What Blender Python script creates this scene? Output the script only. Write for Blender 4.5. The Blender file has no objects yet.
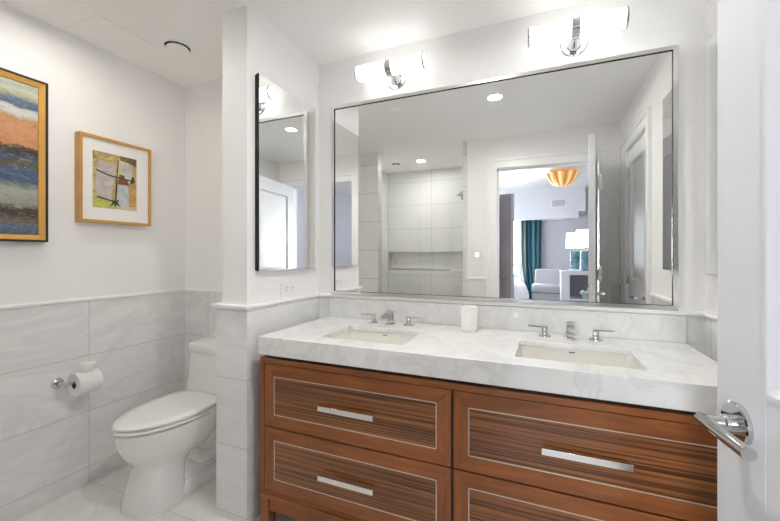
import bpy, bmesh, math, random
from mathutils import Vector, Matrix

random.seed(4)
C = bpy.context.scene.collection
SC = bpy.context.scene
PI = math.pi

# ------------------------------------------------------------------ camera, world, large lights, exposure
cam_d = bpy.data.cameras.new('camera')
cam_d.sensor_width = 36.0
cam_d.lens = 17.0
cam_d.shift_y = -6.25 / 780.0
cam_d.clip_start = 0.02
cam = bpy.data.objects.new('camera', cam_d)
C.objects.link(cam)
cam.location = (0.0, -1.9, 1.25)
cam.rotation_euler = (PI / 2, 0, 0.396)
SC.camera = cam

W = bpy.data.worlds.new('sky')
SC.world = W
W.use_nodes = True
wn = W.node_tree
wn.nodes.clear()
w_out = wn.nodes.new('ShaderNodeOutputWorld')
w_bg = wn.nodes.new('ShaderNodeBackground')
w_sky = wn.nodes.new('ShaderNodeTexSky')
w_sky.sky_type = 'NISHITA'
w_sky.sun_disc = False
w_sky.sun_elevation = math.radians(50)
w_sky.sun_rotation = math.radians(160)
w_bg.inputs['Strength'].default_value = 0.45
wn.links.new(w_sky.outputs[0], w_bg.inputs[0])
wn.links.new(w_bg.outputs[0], w_out.inputs[0])

SC.view_settings.view_transform = 'Standard'
SC.view_settings.look = 'None'
SC.view_settings.exposure = 0.70
SC.view_settings.gamma = 1.0
SC.view_settings.use_curve_mapping = False
SC.cycles.use_denoising = True
SC.cycles.max_bounces = 24
SC.cycles.diffuse_bounces = 18
SC.cycles.glossy_bounces = 8
SC.cycles.transparent_max_bounces = 16
SC.cycles.caustics_reflective = True
SC.cycles.caustics_refractive = False
SC.cycles.sample_clamp_indirect = 12.0

SCONCE_E = 1.45       # frosted tubes by the vanity
DOWN_E = 400.0        # recessed downlights
DAY_W = 330.0         # daylight at the bedroom window
ALCOVE_E = 120.0      # alcove downlight, dimmer
SHOWER_E = 185.0      # shower downlight
BOWL_E = 12.0          # bedroom ceiling bowl
SHADE_E = 1.3         # bedroom lamp shades


def area_light(name, loc, rot, sx, sy, watts, col):
    d = bpy.data.lights.new(name, 'AREA')
    d.shape = 'RECTANGLE'
    d.size = sx
    d.size_y = sy
    d.energy = watts
    d.color = col
    o = bpy.data.objects.new(name, d)
    C.objects.link(o)
    o.location = loc
    o.rotation_euler = rot
    return o


# daylight outside the bedroom window, shining in (+y)
area_light('daylight', (-1.40, -7.25, 1.45), (PI / 2, 0, 0), 1.9, 1.3, DAY_W, (0.86, 0.92, 1.0))


# ------------------------------------------------------------------ mesh helpers
class MB:
    def __init__(self):
        self.bm = bmesh.new()
        self.mi = 0

    def _f(self, vs):
        try:
            f = self.bm.faces.new(vs)
            f.material_index = self.mi
            return f
        except ValueError:
            return None

    def box(self, lo, hi):
        x0, y0, z0 = lo
        x1, y1, z1 = hi
        v = [self.bm.verts.new(p) for p in ((x0, y0, z0), (x1, y0, z0), (x1, y1, z0), (x0, y1, z0),
                                            (x0, y0, z1), (x1, y0, z1), (x1, y1, z1), (x0, y1, z1))]
        for q in ((0, 3, 2, 1), (4, 5, 6, 7), (0, 1, 5, 4), (1, 2, 6, 5), (2, 3, 7, 6), (3, 0, 4, 7)):
            self._f([v[i] for i in q])
        return self

    def loft(self, rings, cap0=True, cap1=True, closed=True):
        R = [[self.bm.verts.new(p) for p in r] for r in rings]
        n = len(R[0])
        for a, b in zip(R[:-1], R[1:]):
            for i in range(n if closed else n - 1):
                j = (i + 1) % n
                self._f([a[i], a[j], b[j], b[i]])
        if cap0:
            self._f(list(reversed(R[0])))
        if cap1:
            self._f(R[-1])
        return self

    def cyl(self, p0, p1, r0, r1=None, n=24, cap0=True, cap1=True):
        if r1 is None:
            r1 = r0
        p0 = Vector(p0)
        p1 = Vector(p1)
        d = (p1 - p0).normalized()
        a = d.orthogonal().normalized()
        b = d.cross(a)
        rings = []
        for p, r in ((p0, r0), (p1, r1)):
            rings.append([p + (a * math.cos(2 * PI * i / n) + b * math.sin(2 * PI * i / n)) * r for i in range(n)])
        return self.loft(rings, cap0, cap1)

    def lathe(self, prof, origin=(0, 0, 0), axis=(0, 0, 1), n=32, cap0=True, cap1=True):
        """prof: list of (radius, height along axis)."""
        o = Vector(origin)
        d = Vector(axis).normalized()
        a = d.orthogonal().normalized()
        b = d.cross(a)
        rings = []
        for r, h in prof:
            r = max(r, 1e-5)
            rings.append([o + d * h + (a * math.cos(2 * PI * i / n) + b * math.sin(2 * PI * i / n)) * r for i in range(n)])
        return self.loft(rings, cap0, cap1)

    def tube(self, pts, r, n=16):
        pts = [Vector(p) for p in pts]
        rr = r if isinstance(r, (list, tuple)) else [r] * len(pts)
        rings = []
        prev = None
        for k, p in enumerate(pts):
            if k == 0:
                d = pts[1] - p
            elif k == len(pts) - 1:
                d = p - pts[k - 1]
            else:
                d = pts[k + 1] - pts[k - 1]
            d.normalize()
            if prev is None:
                a = d.orthogonal().normalized()
            else:
                a = (prev - d * prev.dot(d)).normalized()
            prev = a
            b = d.cross(a)
            rings.append([p + (a * math.cos(2 * PI * i / n) + b * math.sin(2 * PI * i / n)) * rr[k] for i in range(n)])
        return self.loft(rings)

    def prism(self, poly, axis, a, b):
        """poly of 2-D points; axis: 'x' -> (y,z), 'y' -> (x,z), 'z' -> (x,y); extruded from a to b."""
        def P(p, t):
            return {'x': (t, p[0], p[1]), 'y': (p[0], t, p[1]), 'z': (p[0], p[1], t)}[axis]
        return self.loft([[P(p, a) for p in poly], [P(p, b) for p in poly]])

    def plate(self, xs, ys, holes, z0, z1):
        """flat slab over the grid xs × ys with cells in holes left out."""
        def solid(i, j):
            return 0 <= i < len(xs) - 1 and 0 <= j < len(ys) - 1 and (i, j) not in holes
        vt, vb = {}, {}

        def g(d, i, j, z):
            if (i, j) not in d:
                d[(i, j)] = self.bm.verts.new((xs[i], ys[j], z))
            return d[(i, j)]
        for i in range(len(xs) - 1):
            for j in range(len(ys) - 1):
                if not solid(i, j):
                    continue
                q = [(i, j), (i + 1, j), (i + 1, j + 1), (i, j + 1)]
                self._f([g(vt, a, b, z1) for a, b in q])
                self._f([g(vb, a, b, z0) for a, b in reversed(q)])
                for k, (di, dj) in enumerate(((0, -1), (1, 0), (0, 1), (-1, 0))):
                    if not solid(i + di, j + dj):
                        a, b = q[k], q[(k + 1) % 4]
                        self._f([g(vb, *a, z0), g(vb, *b, z0), g(vt, *b, z1), g(vt, *a, z1)])
        return self

    def xform(self, m):
        bmesh.ops.transform(self.bm, matrix=m, verts=self.bm.verts)
        return self

    def build(self, name, mats, parent=None, bevel=0.0, segs=2, smooth=True, angle=35, local=False, solid=0.0):
        if not isinstance(mats, (list, tuple)):
            mats = [mats]
        bmesh.ops.recalc_face_normals(self.bm, faces=self.bm.faces)
        if parent is not None and not local:
            root = parent
            while root.parent:
                root = root.parent
            bmesh.ops.translate(self.bm, vec=-Vector(root.location), verts=self.bm.verts)
        me = bpy.data.meshes.new(name)
        self.bm.to_mesh(me)
        self.bm.free()
        for m in mats:
            me.materials.append(m)
        if smooth:
            me.polygons.foreach_set('use_smooth', [True] * len(me.polygons))
            me.set_sharp_from_angle(angle=math.radians(angle))
        o = bpy.data.objects.new(name, me)
        C.objects.link(o)
        if parent is not None:
            o.parent = parent
        if solid:
            s = o.modifiers.new('solidify', 'SOLIDIFY')
            s.thickness = solid
            s.offset = 1.0
        if bevel:
            b = o.modifiers.new('bevel', 'BEVEL')
            b.width = bevel
            b.segments = segs
            b.limit_method = 'ANGLE'
            b.angle_limit = math.radians(40)
            b.harden_normals = False
        return o


def tag(o, label, cat, group=None):
    o['label'] = label
    o['category'] = cat
    if group:
        o['group'] = group
    return o


def thing(name, label, cat, loc, group=None, rz=0.0):
    o = bpy.data.objects.new(name, None)
    C.objects.link(o)
    o.location = loc
    o.rotation_euler = (0, 0, rz)
    o.empty_display_size = 0.05
    return tag(o, label, cat, group)


def structure(o):
    o['kind'] = 'structure'
    return o


def copy_tree(o, parent=None):
    c = o.copy()
    C.objects.link(c)
    if parent is not None:
        c.parent = parent
    for ch in list(o.children):
        copy_tree(ch, c)
    return c


def egg(cx, fb, ff, w, z, n=48, e=1.95, y0=-0.09):
    """plan outline: back at fb, front at ff (distances from the wall y0), half width w; blunt back, rounder front."""
    mid = fb + (ff - fb) * 0.40
    pts = []
    for i in range(n):
        t = 2 * PI * i / n
        c, s = math.cos(t), math.sin(t)
        ex = e if s < 0 else 3.2
        x = math.copysign(abs(c) ** (2 / ex), c) * w
        L = (ff - mid) if s < 0 else (mid - fb)
        f = math.copysign(abs(s) ** (2 / ex), s) * L
        pts.append((cx + x, y0 - (mid - f), z))
    return pts


def rrect(x0, x1, y0, y1, z, r, n=5):
    pts = []
    for cx, cy, a0 in ((x1 - r, y1 - r, 0), (x0 + r, y1 - r, PI / 2), (x0 + r, y0 + r, PI), (x1 - r, y0 + r, 3 * PI / 2)):
        for k in range(n + 1):
            a = a0 + PI / 2 * k / n
            pts.append((cx + r * math.cos(a), cy + r * math.sin(a), z))
    return pts


# ------------------------------------------------------------------ materials
class NT:
    def __init__(self, name):
        self.m = bpy.data.materials.new(name)
        self.m.use_nodes = True
        self.t = self.m.node_tree
        self.b = self.t.nodes['Principled BSDF']
        self.out = self.t.nodes['Material Output']

    def n(self, kind, **kw):
        x = self.t.nodes.new(kind)
        for k, v in kw.items():
            setattr(x, k, v)
        return x

    def l(self, a, b):
        self.t.links.new(a, b)

    def math(self, op, a, b=None):
        x = self.n('ShaderNodeMath', operation=op)
        for i, v in enumerate((a, b)):
            if v is None:
                continue
            if isinstance(v, (int, float)):
                x.inputs[i].default_value = v
            else:
                self.l(v, x.inputs[i])
        return x.outputs[0]

    def pos(self):
        g = self.n('ShaderNodeNewGeometry')
        s = self.n('ShaderNodeSeparateXYZ')
        self.l(g.outputs['Position'], s.inputs[0])
        return g.outputs['Position'], {'x': s.outputs[0], 'y': s.outputs[1], 'z': s.outputs[2]}

    def local(self):
        g = self.n('ShaderNodeTexCoord')
        s = self.n('ShaderNodeSeparateXYZ')
        self.l(g.outputs['Object'], s.inputs[0])
        return g.outputs['Object'], {'x': s.outputs[0], 'y': s.outputs[1], 'z': s.outputs[2]}

    def scaled(self, vec, sc):
        m = self.n('ShaderNodeMapping')
        m.inputs['Scale'].default_value = sc
        self.l(vec, m.inputs['Vector'])
        return m.outputs[0]

    def noise(self, vec, scale, detail=4, rough=0.55, dist=0.0):
        x = self.n('ShaderNodeTexNoise')
        x.inputs['Scale'].default_value = scale
        x.inputs['Detail'].default_value = detail
        x.inputs['Roughness'].default_value = rough
        x.inputs['Distortion'].default_value = dist
        self.l(vec, x.inputs['Vector'])
        return x.outputs[0]

    def ramp(self, fac, stops, interp='LINEAR'):
        r = self.n('ShaderNodeValToRGB')
        r.color_ramp.interpolation = interp
        e = r.color_ramp.elements
        while len(e) < len(stops):
            e.new(0.5)
        for i, (p, c) in enumerate(stops):
            e[i].position = p
            e[i].color = (*c, 1.0) if len(c) == 3 else c
        self.l(fac, r.inputs[0])
        return r.outputs[0]

    def mix(self, fac, a, b, mode='MIX'):
        x = self.n('ShaderNodeMix', data_type='RGBA', blend_type=mode)
        for i, v in ((0, fac), (6, a), (7, b)):
            if isinstance(v, (int, float)):
                x.inputs[i].default_value = v
            elif isinstance(v, tuple):
                x.inputs[i].default_value = (*v, 1.0) if len(v) == 3 else v
            else:
                self.l(v, x.inputs[i])
        return x.outputs[2]

    def set(self, **kw):
        for k, v in kw.items():
            k = k.replace('_', ' ')
            if isinstance(v, (int, float)):
                self.b.inputs[k].default_value = v
            elif isinstance(v, tuple):
                self.b.inputs[k].default_value = (*v, 1.0) if len(v) == 3 else v
            else:
                self.l(v, self.b.inputs[k])
        return self

    def bump(self, h, strength=0.1, dist=0.002):
        x = self.n('ShaderNodeBump')
        x.inputs['Strength'].default_value = strength
        x.inputs['Distance'].default_value = dist
        self.l(h, x.inputs['Height'])
        self.l(x.outputs[0], self.b.inputs['Normal'])


def plain(name, col, rough=0.5, metal=0.0, var=0.03, scale=6.0, coat=0.0):
    t = NT(name)
    p, _ = t.local()
    f = t.noise(p, scale, 3)
    a = tuple(max(0, c * (1 - var)) for c in col)
    b = tuple(min(1, c * (1 + var)) for c in col)
    t.set(Base_Color=t.ramp(f, [(0.3, a), (0.7, b)]), Roughness=rough, Metallic=metal, Coat_Weight=coat)
    return t.m


def emit(name, col, e, base=(0.9, 0.9, 0.9)):
    t = NT(name)
    t.set(Base_Color=base, Roughness=0.3, Emission_Color=col, Emission_Strength=e)
    return t.m


def tile(name, axes, sizes, offs, col=(0.86, 0.86, 0.855), vein=(0.66, 0.67, 0.675), grout=(0.58, 0.58, 0.58), gw=0.0018,
         rough=0.22, veins=0.35, tint=0.035):
    t = NT(name)
    p, ax = t.pos()
    masks, cells = [], []
    for a, s, o in zip(axes, sizes, offs):
        q = t.math('DIVIDE', t.math('SUBTRACT', ax[a], o), s)
        fr = t.math('FRACT', t.math('ADD', q, 0.5))
        d = t.math('ABSOLUTE', t.math('SUBTRACT', fr, 0.5))
        masks.append(t.math('LESS_THAN', d, gw / s))
        cells.append(t.math('FLOOR', q))
    line = t.math('MAXIMUM', masks[0], masks[1])
    cb = t.n('ShaderNodeCombineXYZ')
    t.l(cells[0], cb.inputs[0])
    t.l(cells[1], cb.inputs[1])
    wn_ = t.n('ShaderNodeTexWhiteNoise', noise_dimensions='3D')
    t.l(cb.outputs[0], wn_.inputs['Vector'])
    # veins shift from tile to tile
    ad = t.n('ShaderNodeVectorMath', operation='MULTIPLY_ADD')
    t.l(cb.outputs[0], ad.inputs[0])
    ad.inputs[1].default_value = (3.1, 1.7, 2.3)
    t.l(p, ad.inputs[2])
    sv = t.scaled(ad.outputs[0], (1.0, 1.0, 2.6))
    n1 = t.noise(sv, 2.2, 8, 0.6, 1.4)
    n2 = t.noise(sv, 14.0, 5, 0.6, 0.6)
    v1 = t.ramp(n1, [(0.40, (0, 0, 0)), (0.5, (1, 1, 1)), (0.60, (0, 0, 0))])
    v2 = t.ramp(n2, [(0.35, (0, 0, 0)), (0.75, (0.6, 0.6, 0.6))])
    vv = t.math('MULTIPLY', t.math('ADD', v1, v2), veins)
    c = t.mix(vv, col, vein)
    sh = t.math('ADD', t.math('MULTIPLY', wn_.outputs['Value'], tint), 1.0 - tint / 2)
    hs = t.n('ShaderNodeHueSaturation')
    t.l(sh, hs.inputs['Value'])
    t.l(c, hs.inputs['Color'])
    c = t.mix(line, hs.outputs[0], grout)
    t.set(Base_Color=c, Roughness=rough)
    t.bump(t.math('SUBTRACT', 1.0, line), 0.35, 0.001)
    return t.m


def marble(name, col, vein, strength=0.5, scale=3.0, rough=0.16, coat=0.0):
    t = NT(name)
    p, _ = t.pos()
    n0 = t.noise(p, scale, 9, 0.62, 1.8)
    n1 = t.noise(p, scale * 0.55, 6, 0.55, 0.8)
    n2 = t.noise(p, scale * 9, 5, 0.65)
    thin = t.ramp(n0, [(0.44, (0, 0, 0)), (0.5, (1, 1, 1)), (0.56, (0, 0, 0))])
    cloud = t.ramp(n1, [(0.42, (0, 0, 0)), (0.72, (0.75, 0.75, 0.75))])
    speck = t.ramp(n2, [(0.60, (0, 0, 0)), (0.8, (0.6, 0.6, 0.6))])
    f = t.math('MULTIPLY', t.math('ADD', t.math('ADD', t.math('MULTIPLY', thin, 0.7), cloud), speck), strength)
    t.set(Base_Color=t.mix(f, col, vein), Roughness=rough, Coat_Weight=coat)
    return t.m


def wood(name, dark, light, sc, rough=0.36, coat=0.12, contrast=(0.3, 0.7)):
    t = NT(name)
    p, _ = t.pos()
    v = t.scaled(p, sc)
    n = t.noise(v, 1.0, 6, 0.6, 0.5)
    n2 = t.noise(p, 3.0, 3, 0.5, 0.6)
    f = t.math('ADD', t.math('MULTIPLY', n, 0.72), t.math('MULTIPLY', n2, 0.28))
    t.set(Base_Color=t.ramp(f, [(contrast[0], dark), (contrast[1], light)]), Roughness=rough, Coat_Weight=coat, Coat_Roughness=0.15)
    return t.m


def zebra(name):
    t = NT(name)
    p, _ = t.pos()
    wob = t.noise(t.scaled(p, (2.2, 2.2, 5.0)), 1.0, 2)
    v = t.scaled(p, (1.3, 1.3, 175.0))
    ad = t.n('ShaderNodeVectorMath', operation='ADD')
    cb = t.n('ShaderNodeCombineXYZ')
    t.l(t.math('MULTIPLY', wob, 1.2), cb.inputs[2])
    t.l(v, ad.inputs[0])
    t.l(cb.outputs[0], ad.inputs[1])
    n = t.noise(ad.outputs[0], 1.0, 3, 0.55)
    fine = t.noise(t.scaled(p, (4, 4, 420)), 1.0, 2)
    f = t.math('ADD', t.math('MULTIPLY', n, 0.85), t.math('MULTIPLY', fine, 0.15))
    c = t.ramp(f, [(0.34, (0.055, 0.020, 0.008)), (0.46, (0.13, 0.046, 0.015)), (0.54, (0.28, 0.098, 0.028)), (0.68, (0.41, 0.155, 0.045))])
    t.set(Base_Color=c, Roughness=0.3, Coat_Weight=0.3, Coat_Roughness=0.12)
    return t.m


def chrome(name, col=(0.64, 0.64, 0.645), rough=0.06):
    t = NT(name)
    t.set(Base_Color=col, Metallic=1.0, Roughness=rough)
    return t.m


def mirror_mat(name, col):
    t = NT(name)
    t.set(Base_Color=col, Metallic=1.0, Roughness=0.0)
    return t.m


def glass_mat(name, tint=(0.985, 0.992, 0.987), refl=0.08):
    t = NT(name)
    tr = t.n('ShaderNodeBsdfTransparent')
    tr.inputs[0].default_value = (*tint, 1)
    gl = t.n('ShaderNodeBsdfGlossy')
    gl.inputs['Roughness'].default_value = 0.0
    lw = t.n('ShaderNodeFresnel')
    lw.inputs['IOR'].default_value = 1.45
    mx = t.n('ShaderNodeMixShader')
    t.l(lw.outputs[0], mx.inputs[0])
    t.l(tr.outputs[0], mx.inputs[1])
    t.l(gl.outputs[0], mx.inputs[2])
    t.l(mx.outputs[0], t.out.inputs['Surface'])
    return t.m


M = {}
M['paint'] = plain('wall_paint', (0.905, 0.90, 0.89), 0.55, var=0.006)
M['ceil'] = plain('ceiling_paint', (0.935, 0.93, 0.92), 0.6, var=0.006)
M['trim'] = plain('trim_paint', (0.92, 0.92, 0.915), 0.32, var=0.006)
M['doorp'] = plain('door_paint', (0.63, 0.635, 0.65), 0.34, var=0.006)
M['tile_x'] = tile('wall_tile_left', ('y', 'z'), (0.61, 0.3025), (-0.678, 0.0935))
M['tile_y'] = tile('wall_tile_back', ('x', 'z'), (0.61, 0.3025), (-1.46, 0.0935))
M['tile_p'] = tile('wall_tile_partition', ('y', 'z'), (0.61, 0.318), (-0.592, 0.0305), veins=0.22)
M['tile_pe'] = tile('wall_tile_partition_end', ('x', 'z'), (0.9, 0.318), (-1.62, 0.0305), veins=0.22)
M['tile_sh'] = tile('shower_tile', ('x', 'z'), (0.64, 0.324), (-1.415, 0.9565), veins=0.12, grout=(0.54, 0.54, 0.54), gw=0.0028, rough=0.45)
M['tile_shx'] = tile('shower_tile_side', ('y', 'z'), (0.64, 0.324), (-1.94, 0.9565), veins=0.12, grout=(0.54, 0.54, 0.54), gw=0.0028, rough=0.45)
M['tile_nib'] = tile('shower_nib_tile', ('x', 'z'), (0.64, 0.324), (-2.3, 0.973), col=(0.78, 0.775, 0.755), veins=0.15, grout=(0.45, 0.45, 0.44), gw=0.0026)
M['floor'] = tile('floor_tile', ('x', 'y'), (0.61, 0.61), (-2.30, -0.66), col=(0.82, 0.805, 0.78), vein=(0.68, 0.65, 0.61), grout=(0.58, 0.56, 0.53),
                  rough=0.2, veins=0.45)
M['counter'] = marble('counter_marble', (0.85, 0.845, 0.825), (0.48, 0.49, 0.49), 0.34, 3.4, rough=0.14)
M['splash'] = marble('splash_marble', (0.75, 0.745, 0.73), (0.48, 0.485, 0.48), 0.36, 4.4, rough=0.15)
M['basin'] = plain('basin_ceramic', (0.76, 0.735, 0.685), 0.12, var=0.006)
M['ceramic'] = plain('white_ceramic', (0.87, 0.865, 0.85), 0.09, var=0.004, coat=0.3)
M['doorc'] = plain('closet_door_paint', (0.90, 0.90, 0.90), 0.4, var=0.006)
M['seat'] = plain('seat_plastic', (0.88, 0.875, 0.865), 0.16, var=0.004)
M['wood_h'] = wood('cherry_horizontal', (0.185, 0.052, 0.012), (0.41, 0.133, 0.032), (5, 30, 46))
M['wood_v'] = wood('cherry_vertical', (0.185, 0.052, 0.012), (0.41, 0.133, 0.032), (46, 30, 5))
M['zebra'] = zebra('zebra_veneer')
M['shadow_gap'] = plain('gap_shade_paint', (0.03, 0.014, 0.008), 0.7)  # near-black colour painting the shadow in the vanity gaps
M['inlay'] = plain('metal_inlay', (0.72, 0.66, 0.55), 0.3, metal=0.6)
M['chrome'] = chrome('polished_chrome')
M['nickel'] = chrome('polished_nickel', (0.66, 0.65, 0.63), 0.09)
M['handle'] = chrome('drawer_pull_metal', (0.90, 0.89, 0.87), 0.2)
M['mirror'] = mirror_mat('mirror_silver', (0.945, 0.95, 0.94))
M['mirror2'] = mirror_mat('cabinet_mirror_silver', (0.945, 0.95, 0.94))
M['dark_refl_metal'] = plain('dark_reflection_metal', (0.03, 0.03, 0.032), 0.25, metal=0.7)  # dark reflections on polished metal, put into the base colour
M['frame_sil'] = chrome('mirror_frame_metal', (0.88, 0.87, 0.85), 0.16)
M['tube'] = emit('frosted_tube', (1.0, 0.985, 0.96), SCONCE_E)
M['down'] = emit('downlight_lens', (1.0, 0.98, 0.95), DOWN_E)
M['down_sh'] = emit('shower_downlight_lens', (1.0, 0.98, 0.95), SHOWER_E)
M['down_al'] = emit('alcove_downlight_lens', (1.0, 0.95, 0.88), ALCOVE_E)
M['plastic'] = plain('white_plastic', (0.88, 0.88, 0.87), 0.3, var=0.005)
M['slot'] = plain('dark_slot', (0.05, 0.05, 0.05), 0.6)
M['paper'] = plain('tissue_paper', (0.86, 0.86, 0.85), 0.85, var=0.01)
M['core'] = plain('cardboard_core', (0.12, 0.10, 0.085), 0.9)
M['gold'] = plain('gold_frame', (0.72, 0.40, 0.09), 0.35, metal=0.25, var=0.08)
M['blackwood'] = plain('black_frame_edge', (0.018, 0.012, 0.010), 0.4)
M['oak'] = wood('golden_wood', (0.50, 0.25, 0.06), (0.62, 0.34, 0.095), (20, 12, 12), rough=0.4, coat=0.1)
M['mat'] = plain('picture_mat', (0.86, 0.85, 0.82), 0.8, var=0.004)
M['glass'] = glass_mat('clear_glass')
M['dark_in'] = plain('vent_dark', (0.012, 0.012, 0.012), 0.8)


# ================================================================== THE SETTING
ZC = 2.407
FW = -1.93           # face of the front (entrance) wall
XL, XR, XA = -1.2715, 0.6185, -2.30
YA = -0.09           # toilet alcove back wall
RAIL0, RAIL1 = 0.996, 1.0135


def sbox(name, lo, hi, m, bevel=0.0):
    return structure(MB().box(lo, hi).build(name, m, bevel=bevel))


sbox('floor', (-2.42, -3.12, -0.08), (0.76, 0.12, 0.0), M['floor'])
sbox('ceiling', (-2.42, -3.12, ZC), (0.76, 0.12, ZC + 0.1), M['ceil'])


def rail(parent, pts_lo, pts_hi):
    return MB().box(pts_lo, pts_hi).build('chair_rail', M['trim'], parent, bevel=0.005, segs=3)


def wainscot(parent, lo, hi, m):
    return MB().box(lo, hi).build('tile_wainscot', m, parent)


wb = sbox('wall_back', (-1.30, 0.008, 0), (0.76, 0.12, ZC), M['paint'])
wainscot(wb, (XL, 0.0, 0), (XR, 0.008, RAIL0), M['tile_y'])
rail(wb, (XL, -0.017, RAIL0), (XR, 0.01, RAIL1))

wa = sbox('wall_alcove', (-2.42, YA, 0), (-1.42, 0.12, ZC), M['paint'])
wainscot(wa, (XA, YA - 0.008, 0), (-1.42, YA, RAIL0), M['tile_y'])
rail(wa, (XA, YA - 0.017, RAIL0), (-1.42, YA, RAIL1))

wl = sbox('wall_left', (-2.42, -2.05, 0), (XA, YA + 0.05, ZC), M['paint'])
wainscot(wl, (XA, FW, 0), (XA + 0.008, YA, RAIL0), M['tile_x'])
rail(wl, (XA, FW, RAIL0), (XA + 0.017, YA, RAIL1))

wp = sbox('wall_partition', (-1.425, -0.578, 0), (XL, 0.06, ZC), M['paint'])
MB().box((-1.452, -0.590, 0), (-1.425, YA, RAIL0)).box((-1.4255, -0.590, 0), (XL, -0.578, RAIL0)).build('tile_wainscot', M['tile_pe'], wp)
MB().box((XL - 0.001, -0.590, 0), (XL + 0.010, 0.0, RAIL0)).build('tile_wainscot', M['tile_p'], wp)
MB().prism([(-1.470, -0.604), (XL + 0.018, -0.604), (XL + 0.018, -0.0165), (XL - 0.01, -0.0165), (XL - 0.01, -0.57), (-1.42, -0.57), (-1.42, YA - 0.0165), (-1.470, YA - 0.0165)],
           'z', RAIL0, RAIL1).build('chair_rail', M['trim'], wp, bevel=0.005, segs=3)

# right wall, with a door opening between y = -1.62 and y = -0.97
DY0, DY1, DZ = -1.63, -0.965, 2.085
wr = MB().box((XR, DY1, 0), (0.76, 0.12, ZC)).box((XR, -2.05, 0), (0.76, DY0, ZC)).box((XR, DY0, DZ), (0.76, DY1, ZC))
wr = structure(wr.build('wall_right', M['paint']))
MB().box((XR - 0.008, DY1 + 0.09, 0), (XR, 0.0, RAIL0)).box((XR - 0.008, FW, 0), (XR, DY0 - 0.09, RAIL0)).build('tile_wainscot', M['tile_x'], wr)
MB().box((XR - 0.017, DY1 + 0.09, RAIL0), (XR, -0.0165, RAIL1)).box((XR - 0.017, FW, RAIL0), (XR, DY0 - 0.09, RAIL1)).build('chair_rail', M['trim'], wr, bevel=0.005, segs=3)

# front wall: from the shower to the doorway, over the doorway, and right of it
OX0, OX1, OZ = -0.436, 0.462, 2.105
wf = MB().box((-0.765, FW - 0.12, 0), (OX0, FW, ZC)).box((OX1, FW - 0.12, 0), (0.76, FW, ZC)).box((OX0, FW - 0.12, OZ), (OX1, FW, ZC))
wf = structure(wf.build('wall_front', M['paint']))
MB().box((-0.727, FW, 0), (OX0 - 0.10, FW + 0.008, RAIL0)).box((OX1 + 0.09, FW, 0), (XR, FW + 0.008, RAIL0)).build('tile_wainscot', M['tile_y'], wf)
MB().box((-0.727, FW, RAIL0), (OX0 - 0.10, FW + 0.017, RAIL1)).box((OX1 + 0.09, FW, RAIL0), (XR, FW + 0.017, RAIL1)).build('chair_rail', M['trim'], wf, bevel=0.005, segs=3)

# door casing of the entrance, both jambs and header, with a stepped profile
cs = MB()
for x0, x1 in ((OX0 - 0.100, OX0 + 0.004), (OX1 - 0.004, OX1 + 0.088)):
    cs.box((x0, FW, 0), (x1, FW + 0.014, OZ + 0.095))
for x0, x1 in ((OX0 - 0.100, OX0 - 0.068), (OX1 + 0.060, OX1 + 0.088)):
    cs.box((x0 - 0.0006, FW, 0), (x1 + 0.0006, FW + 0.024, OZ + 0.0956))
cs.box((OX0 - 0.100, FW, OZ - 0.004), (OX1 + 0.088, FW + 0.013, OZ + 0.094)).box((OX0 - 0.100, FW, OZ + 0.064), (OX1 + 0.088, FW + 0.0234, OZ + 0.0950))
structure(cs.build('trim_1', M['trim'], bevel=0.003))
jb = MB().box((OX0 - 0.002, FW - 0.14, 0), (OX0 + 0.006, FW + 0.002, OZ)).box((OX1 - 0.006, FW - 0.14, 0), (OX1 + 0.002, FW + 0.002, OZ)) \
    .box((OX0, FW - 0.14, OZ - 0.006), (OX1, FW + 0.002, OZ + 0.002)).box((OX0, FW - 0.09, 0), (OX0 + 0.018, FW - 0.05, OZ)).box((OX0, FW - 0.09, OZ - 0.018), (OX1, FW - 0.05, OZ))
structure(jb.build('trim_2', M['trim'], bevel=0.002))

# casing and door of the closet in the right wall
cs = MB()
cs.box((XR - 0.016, DY1 - 0.002, 0), (XR, DY1 + 0.088, DZ + 0.088)).box((XR - 0.016, DY0 - 0.088, 0), (XR, DY0 + 0.002, DZ + 0.088)) \
    .box((XR - 0.015, DY0 - 0.088, DZ - 0.002), (XR, DY1 + 0.088, DZ + 0.087))
cs.box((XR - 0.026, DY1 + 0.060, 0), (XR, DY1 + 0.0886, DZ + 0.0886)).box((XR - 0.026, DY0 - 0.0886, 0), (XR, DY0 - 0.060, DZ + 0.0886)) \
    .box((XR - 0.0254, DY0 - 0.0878, DZ + 0.060), (XR, DY1 + 0.0878, DZ + 0.0883))
structure(cs.build('trim_3', M['trim'], bevel=0.003))


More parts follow.
